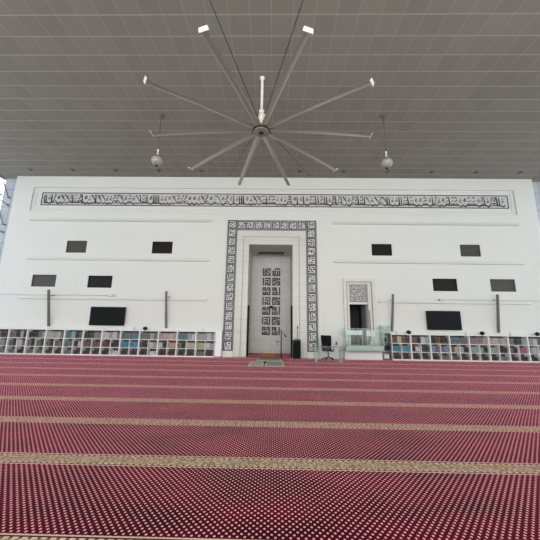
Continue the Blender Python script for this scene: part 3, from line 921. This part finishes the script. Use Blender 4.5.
def tap_stand(x, lab, h=0.17):
    t = empty('incense_stand', (x, 15.1, 1.27)); tag(t, lab, 'stand', 'tiny pale stands on the bookcases')
    bm = BM(); lathe(bm, [(0, 0), (0.045, 0), (0.04, 0.012), (0.012, 0.02), (0.01, h * 0.75), (0, h * 0.75)], 12); link_mesh('foot', bm, M['steel'], t)
    bm = BM(); lathe(bm, [(0, h * 0.75), (0.03, h * 0.78), (0.035, h), (0.02, h), (0, h * 0.85)], 12); link_mesh('cup', bm, M['sill'], t)
tap_stand(-7.22, 'tiny grey cup stand on the left bookcases, just right of the television')
tap_stand(-3.65, 'tiny grey cup stand on the left bookcases, near the niche end', 0.1)
tap_stand(6.22, 'tiny grey cup stand on the right bookcases, beside the acrylic case')
tap_stand(9.72, 'tiny grey cup stand on the right bookcases, below the television edge', 0.13)
tap_stand(11.95, 'tiny grey cup stand on the right bookcases, right of the outer column speaker', 0.15)

# ------------------------------------------------------------------ televisions
def tv(x0, x1, z0, z1, lab):
    xc, hw, hh = (x0 + x1) / 2, (x1 - x0) / 2, (z1 - z0)
    t = empty('television', (xc, D - 0.02, z0)); tag(t, lab, 'television', 'wall televisions')
    bm = BM(); box(bm, -0.3, 0.3, -0.06, 0.02, hh * 0.3, hh * 0.7); link_mesh('wall_bracket', bm, M['darkmetal'], t)
    bm = BM(); box(bm, -hw, hw, -0.13, -0.06, 0, hh, bevel=0.012); link_mesh('casing', bm, M['bezel'], t)
    bm = BM(); box(bm, -hw + 0.025, hw - 0.025, -0.134, -0.12, 0.035, hh - 0.025); link_mesh('screen', bm, M['screen'], t)
tv(-9.66, -7.82, 1.49, 2.45, 'wide black television on the wall above the left bookcases')
tv(7.88, 9.62, 1.50, 2.47, 'wide black television on the wall above the right bookcases')

# ------------------------------------------------------------------ column speakers
def column_speaker(x, ztop, dy, lab):
    L = ztop - 1.40
    t = empty('column_speaker', (x, D - 0.07, 1.40)); tag(t, lab, 'speaker', 'slim column speakers')
    ang = math.asin(min(0.9, dy / L))
    bm = BM(); box(bm, -0.045, 0.045, -0.05, 0.05, 0, L / math.cos(0) * 1.0, bevel=0.008)
    bmesh.ops.rotate(bm, verts=bm.verts, cent=(0, 0, 0), matrix=Matrix.Rotation(ang, 3, 'X')); link_mesh('cabinet', bm, M['speaker'], t)
    bm = BM(); box(bm, -0.034, 0.034, -0.056, -0.05, 0.04, L - 0.04)
    bmesh.ops.rotate(bm, verts=bm.verts, cent=(0, 0, 0), matrix=Matrix.Rotation(ang, 3, 'X')); link_mesh('grille', bm, M['speaker'], t)
    bm = BM()
    zz = L * 0.85 * math.cos(ang); yy = -L * 0.85 * math.sin(ang)
    tube(bm, (0, 0.07, zz), (0, yy + 0.04, zz), 0.014); box(bm, -0.04, 0.04, 0.05, 0.07, zz - 0.06, zz + 0.06)
    box(bm, -0.03, 0.03, 0.02, 0.07, 0.02, 0.12)
    link_mesh('bracket', bm, M['steel'], t)
    bm = BM(); box(bm, 0.07, 0.15, 0.03, 0.07, 0.42, 0.56, bevel=0.006); tube(bm, (0.11, 0.05, 0.42), (0.06, 0.05, 0.1), 0.006); link_mesh('bracket_shadow_box', bm, M['trimwhite'], t)  # small box and lead added in place of cable and bracket shadows
column_speaker(-11.82, 3.33, 0.38, 'slim grey-brown column speaker leaning from the wall, leftmost of the four')
column_speaker(-5.62, 3.32, 0.38, 'slim grey-brown column speaker between the left television and the niche')
column_speaker(6.08, 3.32, 0.42, 'slim grey-brown column speaker beside the glass pulpit')
column_speaker(11.50, 3.36, 0.26, 'slim grey-brown column speaker leaning from the wall, rightmost of the four')

# ------------------------------------------------------------------ cameras and their cables
def cctv(x, z, s, lab):
    t = empty('security_camera', (x, D, z)); tag(t, lab, 'camera')
    bm = BM(); tube(bm, (0, 0, 0), (0, -0.03, 0), 0.05); tube(bm, (0, -0.03, 0), (0.05 * s, -0.12, 0), 0.016); link_mesh('mount', bm, M['cctv'], t)
    bm = BM(); tube(bm, (-0.16 * s, -0.16, -0.03), (0.14 * s, -0.12, 0.02), 0.045, 0.05, 14); box(bm, -0.18, 0.16, -0.2, -0.08, 0.045, 0.055); link_mesh('body', bm, M['cctv'], t)
    bm = BM(); tube(bm, (-0.175 * s, -0.162, -0.032), (-0.155 * s, -0.16, -0.03), 0.038, 0.038, 14); link_mesh('lens', bm, M['lens'], t)
cctv(-8.68, 3.06, 1, 'small white security camera on the wall above the left television')
cctv(8.75, 3.07, 1, 'small white security camera on the wall above the right television')
for x0, x1, s in ((XL, -8.75, 'left'), (8.8, XR, 'right')):
    bm = BM(); tube(bm, (x0, D - 0.045, 3.06), (x1, D - 0.045, 3.06), 0.014, seg=8)
    tag(link_mesh('cable', bm, mat('pale_cable_%s' % s, (196, 196, 192), 0.6)), 'thin pale cable running along the wall to the %s security camera' % s, 'cable')

# ------------------------------------------------------------------ ceiling fan
FX, FY, FZ = -0.496, 8.50, 7.909
fan = empty('ceiling_fan', (FX, FY, FZ)); tag(fan, 'huge ten-bladed ceiling fan hanging on a white downrod', 'ceiling fan')
top = H - FZ
bm = BM()
lathe(bm, [(0.0, top), (0.09, top), (0.09, top - 0.04), (0.05, top - 0.09), (0.045, top - 0.10), (0.045, 0.75), (0.0, 0.75)], 18)
link_mesh('downrod', bm, M['fanwhite'], fan)
bm = BM()
lathe(bm, [(0, 0.80), (0.085, 0.80), (0.085, 0.73), (0.055, 0.71), (0.055, 0.67), (0.095, 0.64), (0.10, 0.46), (0.06, 0.42), (0.05, 0.36), (0.095, 0.33), (0.10, 0.24), (0.07, 0.20), (0.07, 0.08), (0, 0.08)], 20)
box(bm, 0.09, 0.20, -0.06, 0.06, 0.46, 0.62, bevel=0.01)
link_mesh('motor', bm, M['fanwhite'], fan)
bm = BM()
lathe(bm, [(0, 0.10), (0.27, 0.10), (0.30, 0.06), (0.30, 0.02), (0.27, -0.02), (0, -0.02)], 32)
link_mesh('hub', bm, M['darkmetal'], fan)
bm = BM()
lathe(bm, [(0, -0.055), (0.10, -0.06), (0.11, -0.045), (0.2, -0.06), (0.245, -0.045), (0.255, -0.02), (0, -0.02)], 32)
link_mesh('hub_cap', bm, M['hubcap'], fan)
bm = BM(); lathe(bm, [(0, -0.075), (0.08, -0.072), (0.09, -0.055), (0, -0.055)], 20); link_mesh('hub_badge', bm, M['darkmetal'], fan)
def blade_mesh():
    bm = BM()
    r0, r1 = 0.27, 3.60; n = 12
    secs = []
    for i in range(n + 1):
        t = i / n; r = r0 + (r1 - r0) * t
        ch = 0.188 - 0.04 * t; tw = R(9 - 3 * t); z = 0.03 - 0.18 * t ** 1.6
        prof = [(-0.5, 0.0), (-0.3, 0.085), (0.05, 0.11), (0.35, 0.05), (0.5, 0.0), (0.35, -0.045), (0, -0.06), (-0.3, -0.05)]
        ring = []
        for px_, pz_ in prof:
            yy, zz = px_ * ch, pz_ * ch
            ring.append(bm.verts.new((r, yy * math.cos(tw) - zz * math.sin(tw), z + yy * math.sin(tw) + zz * math.cos(tw))))
        secs.append(ring)
    for A, B in zip(secs[:-1], secs[1:]):
        for i in range(8):
            j = (i + 1) % 8
            bm.faces.new((A[i], A[j], B[j], B[i]))
    bm.faces.new(secs[0]); bm.faces.new(secs[-1][::-1])
    recalc(bm)
    return bm
b0 = link_mesh('blade', blade_mesh(), M['blade'], fan)
bm = BM(); box(bm, 3.60, 3.615, -0.11, 0.14, -0.165, -0.085, bevel=0.005)
for v in bm.verts:
    if v.co.z > -0.1: v.co.x += 0.04; v.co.y *= 0.85
w0 = link_mesh('winglet', bm, M['winglet'], b0)
bm = BM(); box(bm, 0.20, 0.42, -0.05, 0.05, 0.045, 0.075, bevel=0.006); tube(bm, (0.34, 0, 0.03), (0.34, 0, 0.095), 0.02, seg=8)
c0_ = link_mesh('blade_clamp', bm, M['black'], b0)
for k in range(10):
    b = b0 if k == 0 else copy_tree(b0, fan)
    b.rotation_euler = (0, 0, -1.878 + k * PI / 5)
for a in ((-2.1, 6.5), (2.4, 6.5), (-2.25, -6.5), (2.25, -6.5)):
    bm = BM(); tube(bm, (0.05 * (1 if a[0] > 0 else -1), 0.05 * (1 if a[1] > 0 else -1), 0.30), (a[0], a[1], top - 0.02), 0.010, seg=6); tube(bm, (a[0], a[1], top - 0.03), (a[0], a[1], top), 0.04, seg=8)
    link_mesh('guy_wire', bm, M['darkmetal'], fan)

# ------------------------------------------------------------------ globe pendants
def pendant(x, y, zc, lab):
    t = empty('globe_pendant', (x, y, H)); tag(t, lab, 'pendant lamp', 'globe pendants')
    bm = BM(); lathe(bm, [(0, 0), (0.13, 0), (0.12, -0.03), (0.04, -0.05), (0, -0.05)], 16); link_mesh('canopy', bm, M['globetop'], t)
    r = 0.225; zt = zc - H
    bm = BM(); tube(bm, (0, 0, -0.04), (0, 0, zt + r + 0.25), 0.014, seg=8); link_mesh('rod', bm, M['cord'], t)
    bm = BM()
    lathe(bm, [(0, 0.27), (0.03, 0.27), (0.045, 0.22), (0.03, 0.18), (0.02, 0.14), (0.035, 0.10), (0.05, 0.05), (0.09, 0.0), (0, 0.0)], 14, (0, 0, zt + r - 0.01))
    link_mesh('connector', bm, M['fanwhite'], t)
    bm = BM(); lathe(bm, [(0 if i in (0, 20) else r * math.sin(PI * i / 20), -r * math.cos(PI * i / 20)) for i in range(21)], 28, (0, 0, zt)); link_mesh('globe', bm, M['globe'], t)
    bm = BM(); lathe(bm, [((r + 0.006) * math.sin(PI * i / 20), (r + 0.006) * math.cos(PI * i / 20)) if i else (0, r + 0.006) for i in range(0, 9)], 28, (0, 0, zt)); link_mesh('upper_shade', bm, M['globetop'], t)
    bm = BM(); lathe(bm, [(0, -0.05), (0.045, -0.045), (0.06, 0.0), (0, 0.01)], 14, (0, 0, zt - r)); link_mesh('finial', bm, M['darkmetal'], t)
pendant(-4.70, 10.3, 7.95, 'round globe pendant lamp hanging left of the big ceiling fan')
pendant(4.33, 10.3, 7.90, 'round globe pendant lamp hanging right of the big ceiling fan')

# downlights near the front wall
dl = [-13.73, -11.33, -8.92, -6.5, -4.1, -1.7, 1.32, 3.74, 6.14, 8.54, 10.94, 13.33]
first = None
DN = ['leftmost small round downlight of the row beside the wall', 'second small downlight from the left in the row beside the wall', 'third small downlight from the left, above the left television',
      'fourth small downlight from the left in the row beside the wall', 'fifth small downlight from the left in the row beside the wall', 'small downlight left of the niche axis, nearest the mihrab',
      'small downlight right of the niche axis, nearest the mihrab', 'fifth small downlight from the right in the row beside the wall', 'fourth small downlight from the right in the row beside the wall',
      'third small downlight from the right, above the right television', 'second small downlight from the right in the row beside the wall', 'rightmost small round downlight of the row beside the wall']
for x, lab in zip(dl, DN):
    if first is None:
        t = empty('downlight', (x, 14.59, H))
        bm = BM(); lathe(bm, [(0.075, 0), (0.12, 0), (0.12, -0.02), (0.11, -0.035), (0.075, -0.025), (0.075, 0)], 20); link_mesh('trim_ring', bm, M['steel'], t)
        bm = BM(); lathe(bm, [(0, -0.008), (0.075, -0.012), (0.075, 0), (0, 0)], 20); link_mesh('lamp_face', bm, M['darkmetal'], t)
        first = t
    else: t = copy_tree(first); t.location = (x, 14.59, H)
    tag(t, lab, 'downlight', 'recessed downlights along the wall')

# ------------------------------------------------------------------ things before the niche
def rug(x0, x1, y0, y1, lab, outer, inner, h=0.012, b=0.09):
    t = empty('prayer_rug', ((x0 + x1) / 2, (y0 + y1) / 2, 0)); tag(t, lab, 'rug')
    hw, hd = (x1 - x0) / 2, (y1 - y0) / 2
    bm = BM(); box(bm, -hw, hw, -hd, hd, 0.001, h, bevel=0.003); link_mesh('border', bm, outer, t)
    bm = BM(); box(bm, -hw + b, hw - b, -hd + b, hd - b, h - 0.002, h + 0.003); link_mesh('field', bm, inner, t)
    bm = BM()
    for s in (-1, 1):
        for k in range(int((x1 - x0) / 0.04)):
            xx = -hw + 0.02 + k * 0.04
            box(bm, xx, xx + 0.015, s * hd - (0.0 if s > 0 else 0.05), s * hd + (0.05 if s > 0 else 0.0), 0.001, 0.005)
    link_mesh('fringe', bm, outer, t)
rug(-1.04, -0.40, 12.0, 13.55, 'pale beige prayer rug lying left before the niche', M['rugpale'], M['ruggreen'])
rug(-0.35, 0.44, 12.0, 13.55, 'beige-bordered grey prayer rug lying right before the niche', M['rugpale'], M['ruggrey'])
rug(-0.80, 0.40, 13.70, 14.90, 'sage grey mat under the low wooden book stand', M['ruggreen'], M['ruggrey'], 0.02)
bm = BM(); box(bm, -0.045, 0.045, -0.14, 0.14, 0, 0.05, bevel=0.015)
for k in range(4): box(bm, -0.025, 0.025, -0.10 + 0.05 * k, -0.07 + 0.05 * k, 0.05, 0.056)
tag(link_mesh('remote_control', bm, M['black'], loc=(-0.37, 13.0, 0.017), rot=(0, 0, R(-12))), 'small black object lying between the two front prayer rugs', 'remote')

bsd = empty('book_stand', (-0.28, 14.66, 0.023)); tag(bsd, 'low orange-brown wooden book stand with a pale top on the mat', 'book stand')
bm = BM(); box(bm, -0.31, 0.31, -0.20, 0.20, 0.27, 0.30, bevel=0.008); link_mesh('top', bm, M['woodtop'], bsd)
bm = BM(); box(bm, -0.27, 0.27, -0.175, -0.15, 0.06, 0.27, bevel=0.006)
for k in range(5): tube(bm, (-0.2 + 0.1 * k, -0.18, 0.08), (-0.2 + 0.1 * k, -0.18, 0.25), 0.014, seg=8)
link_mesh('front_panel', bm, M['bronze'], bsd)
for sx in (-1, 1):
    for sy in (-1, 1):
        bm = BM(); lathe(bm, [(0, 0), (0.025, 0), (0.02, 0.03), (0.03, 0.08), (0.022, 0.18), (0.03, 0.27), (0, 0.27)], 12, (sx * 0.28, sy * 0.17, 0)); link_mesh('leg', bm, M['bronze'], bsd)

mc = empty('microphone_stand', (0.38, 15.08, 0)); tag(mc, 'thin black microphone stand with two arms before the niche', 'microphone stand')
bm = BM(); tube(bm, (0, 0, 0.10), (0, 0, 1.30), 0.024); tube(bm, (0, 0, 0.75), (0, 0, 0.85), 0.026); link_mesh('pole', bm, M['black'], mc)
bm = BM(); lathe(bm, [(0, 0), (0.12, 0), (0.12, 0.015), (0.03, 0.035), (0.02, 0.12), (0, 0.12)], 20); link_mesh('base', bm, M['black'], mc)
bm = BM(); tube(bm, (-0.05, 0, 1.42), (0.16, -0.02, 1.16), 0.010); tube(bm, (0, 0, 1.28), (0, 0, 1.36), 0.02); link_mesh('boom', bm, M['black'], mc)
bm = BM(); tube(bm, (0.13, -0.02, 1.20), (0.23, -0.04, 1.07), 0.022, 0.03); lathe(bm, [(0, -0.04), (0.03, -0.02), (0.035, 0), (0.03, 0.02), (0, 0.04)], 10, (0.235, -0.04, 1.06)); link_mesh('microphone', bm, M['black'], mc)
bm = BM(); tube(bm, (0, 0, 0.80), (-0.17, -0.03, 0.80), 0.010); box(bm, -0.30, -0.12, -0.05, -0.02, 0.80, 0.825, bevel=0.003); tube(bm, (-0.20, -0.03, 0.80), (-0.17, -0.03, 0.58), 0.011); link_mesh('clip_arm', bm, M['black'], mc)

ps = empty('portable_loudspeaker', (1.16, 15.0, 0)); tag(ps, 'black upright portable loudspeaker at the right jamb of the niche', 'loudspeaker')
bm = BM(); box(bm, -0.19, 0.19, -0.16, 0.12, 0.03, 0.90, bevel=0.03); link_mesh('cabinet', bm, M['black'], ps)
bm = BM(); box(bm, -0.155, 0.155, -0.168, -0.158, 0.10, 0.82, bevel=0.004); link_mesh('grille', bm, M['blackfab'], ps)
bm = BM(); tube(bm, (-0.13, 0.05, 0.9), (-0.13, 0.05, 0.94), 0.012); tube(bm, (0.13, 0.05, 0.9), (0.13, 0.05, 0.94), 0.012); tube(bm, (-0.13, 0.05, 0.94), (0.13, 0.05, 0.94), 0.014); link_mesh('handle', bm, M['black'], ps)
bm = BM(); tube(bm, (0.04, 0, 0.9), (0.04, 0, 1.50), 0.012); tube(bm, (0.04, 0, 1.48), (0.05, -0.03, 1.60), 0.028, 0.02); link_mesh('gooseneck_microphone', bm, M['black'], ps)
for s in (-1, 1):
    bm = BM(); tube(bm, (s * 0.15 - 0.02, 0.08, 0.04), (s * 0.15 + 0.02, 0.08, 0.04), 0.04, seg=14); link_mesh('wheel', bm, M['black'], ps)
bm = BM(); box(bm, -0.15, 0.15, -0.14, -0.09, 0, 0.03); link_mesh('foot', bm, M['black'], ps)

# ------------------------------------------------------------------ glass desk, chair, bottle
dk = empty('glass_desk', (2.50, 13.9, 0)); tag(dk, 'clear glass desk with open back standing before the black office chair', 'desk')
def gpanel(nm, *a):
    bm = BM(); box(bm, *a); return link_mesh(nm, bm, M['glassclear'], dk)
gpanel('front_glass', -0.58, 0.58, -0.30, -0.288, 0.0, 0.68)
for s in (-1, 1):
    x0 = s * 0.60 - 0.008
    p = gpanel('side_glass', x0, x0 + 0.016, -0.30, 0.25, 0.0, 0.68)
    bm = BM(); box(bm, x0 - 0.004, x0 + 0.02, -0.312, -0.30, 0, 0.68); box(bm, x0 - 0.004, x0 + 0.02, 0.25, 0.262, 0, 0.68); link_mesh('glass_edge', bm, M['glassedge'], p)
    bm = BM(); box(bm, s * 0.53 - 0.055, s * 0.53 + 0.055, -0.284, -0.276, 0.0, 0.68); link_mesh('etched_strip', bm, M['acrylic'], dk)
p = gpanel('top_glass', -0.63, 0.63, -0.33, 0.28, 0.68, 0.692)
bm = BM(); box(bm, -0.63, 0.63, -0.334, -0.33, 0.678, 0.694); link_mesh('glass_edge', bm, M['glassedge'], p)

ch = empty('office_chair', (2.66, 14.62, 0), R(152)); tag(ch, 'black high-backed office chair seen from behind at the glass desk', 'chair')
# local: faces -y
bm = BM(); lathe(bm, [(0, 0.10), (0.04, 0.10), (0.035, 0.16), (0.028, 0.17), (0.028, 0.42), (0, 0.42)], 14); link_mesh('gas_column', bm, M['black'], ch)
bm = BM()
for k in range(5):
    a = 2 * PI * k / 5 + 0.3
    tube(bm, (0, 0, 0.12), (0.28 * math.cos(a), 0.28 * math.sin(a), 0.08), 0.028, 0.018, 8)
base = link_mesh('star_base', bm, M['black'], ch)
for k in range(5):
    a = 2 * PI * k / 5 + 0.3
    bm = BM(); c = (0.28 * math.cos(a), 0.28 * math.sin(a)); n_ = (-math.sin(a), math.cos(a))
    tube(bm, (c[0] - n_[0] * 0.022, c[1] - n_[1] * 0.022, 0.03), (c[0] + n_[0] * 0.022, c[1] + n_[1] * 0.022, 0.03), 0.03, seg=12); tube(bm, (c[0], c[1], 0.03), (c[0], c[1], 0.08), 0.009, seg=6)
    link_mesh('caster', bm, M['black'], base)
def cushion(w0, w1, l, th, nx=8, ny=10):
    """rounded pad in x-z, thickness along y, narrower at one end"""
    bm = BM(); F_, B_ = [], []
    for j in range(ny + 1):
        v = j / ny; rw, rb_ = [], []
        for i in range(nx + 1):
            u = i / nx * 2 - 1
            w = (w0 + (w1 - w0) * v) / 2
            e = (1 - abs(u) ** 4) * (1 - abs(2 * v - 1) ** 6)
            round_ = 1 - 0.10 * abs(2 * v - 1) ** 6
            x = u * w * round_; z = l * v
            y = 0.06 * (u * u) * -1
            rw.append(bm.verts.new((x, y - th / 2 * (0.35 + 0.65 * e), z))); rb_.append(bm.verts.new((x, y + th / 2 * (0.35 + 0.65 * e), z)))
        F_.append(rw); B_.append(rb_)
    for j in range(ny):
        for i in range(nx):
            bm.faces.new((F_[j][i], F_[j][i + 1], F_[j + 1][i + 1], F_[j + 1][i])); bm.faces.new((B_[j][i + 1], B_[j][i], B_[j + 1][i], B_[j + 1][i + 1]))
        bm.faces.new((F_[j][0], F_[j + 1][0], B_[j + 1][0], B_[j][0])); bm.faces.new((F_[j + 1][nx], F_[j][nx], B_[j][nx], B_[j + 1][nx]))
    for i in range(nx):
        bm.faces.new((F_[0][i + 1], F_[0][i], B_[0][i], B_[0][i + 1])); bm.faces.new((F_[ny][i], F_[ny][i + 1], B_[ny][i + 1], B_[ny][i]))
    recalc(bm)
    return bm
bm = cushion(0.50, 0.46, 0.48, 0.09)
bmesh.ops.rotate(bm, verts=bm.verts, cent=(0, 0, 0), matrix=Matrix.Rotation(R(90), 3, 'X')); bmesh.ops.translate(bm, verts=bm.verts, vec=(0, 0.22, 0.47))
link_mesh('seat', bm, M['blackfab'], ch, smooth=True)
bm = cushion(0.44, 0.54, 0.76, 0.08)
bmesh.ops.rotate(bm, verts=bm.verts, cent=(0, 0, 0), matrix=Matrix.Rotation(R(-9), 3, 'X')); bmesh.ops.translate(bm, verts=bm.verts, vec=(0, 0.24, 0.42))
link_mesh('backrest', bm, M['blackfab'], ch, smooth=True)
bm = BM(); polytube(bm, [(0, 0.0, 0.40), (0, 0.27, 0.42), (0, 0.34, 0.75)], 0.022); link_mesh('back_support', bm, M['black'], ch)
for s in (-1, 1):
    bm = BM(); polytube(bm, [(s * 0.22, 0.05, 0.43), (s * 0.30, 0.05, 0.46), (s * 0.30, 0.05, 0.64)], 0.016); box(bm, s * 0.30 - 0.035, s * 0.30 + 0.035, -0.14, 0.16, 0.64, 0.67, bevel=0.012); link_mesh('armrest', bm, M['black'], ch)

bo = empty('pump_bottle', (2.90, 13.78, 0.692)); tag(bo, 'small dark pump bottle on the right of the glass desk', 'bottle')
bm = BM(); lathe(bm, [(0, 0), (0.052, 0), (0.055, 0.01), (0.055, 0.11), (0.045, 0.14), (0.018, 0.155), (0.018, 0.17), (0, 0.17)], 16); link_mesh('body', bm, M['bottleb'], bo)
bm = BM(); lathe(bm, [(0.056, 0.02), (0.0565, 0.025), (0.0565, 0.075), (0.056, 0.08)], 16); link_mesh('paper_label', bm, M['bottlelabel'], bo)
bm = BM(); lathe(bm, [(0, 0.17), (0.022, 0.17), (0.022, 0.19), (0.007, 0.20), (0.007, 0.235), (0, 0.235)], 12); box(bm, -0.05, 0.012, -0.01, 0.01, 0.23, 0.245, bevel=0.003); link_mesh('pump', bm, M['black'], bo)

# ------------------------------------------------------------------ LIGHT
w = bpy.data.worlds.new('daylight'); scene.world = w; w.use_nodes = True
bg = w.node_tree.nodes['Background']
bg.inputs[0].default_value = (0.96, 0.98, 1.0, 1); bg.inputs[1].default_value = 2.1
def area(name, loc, rot, sx, sy, e, col=(1, 1, 1)):
    l = bpy.data.lights.new(name, 'AREA'); l.shape = 'RECTANGLE'; l.size = sx; l.size_y = sy; l.energy = e; l.color = col
    o = bpy.data.objects.new(name, l); COL.objects.link(o); o.location = loc; o.rotation_euler = rot
    return o
area('courtyard_daylight', (0, YB - 0.6, 5.5), (R(95), 0, 0), 28, 8, 1500, (1.0, 0.99, 0.96))

# ------------------------------------------------------------------ CAMERA
f, pi_, ya, ro = 288.18, 0.1925, -0.0162, 0.0142
cy, sy = math.cos(ya), math.sin(ya); cp, sp = math.cos(pi_), math.sin(pi_)
rgt = Vector((cy, -sy, 0)); fwd = Vector((sy * cp, cy * cp, sp)); up = Vector((-sy * sp, -cy * sp, cp))
c_, s_ = math.cos(ro), math.sin(ro)
r2 = rgt * c_ + up * s_; u2 = rgt * (-s_) + up * c_
cam = bpy.data.cameras.new('camera'); co = bpy.data.objects.new('camera', cam); COL.objects.link(co)
cam.sensor_width = 36; cam.sensor_fit = 'HORIZONTAL'; cam.lens = f / 540 * 36; cam.clip_end = 200
mt = Matrix((r2, u2, -fwd)).transposed().to_4x4(); mt.translation = Vector((0, 0, 1.571))
co.matrix_world = mt
scene.camera = co
scene.view_settings.view_transform = 'Standard'
scene.view_settings.look = 'None'
scene.view_settings.exposure = 0.15
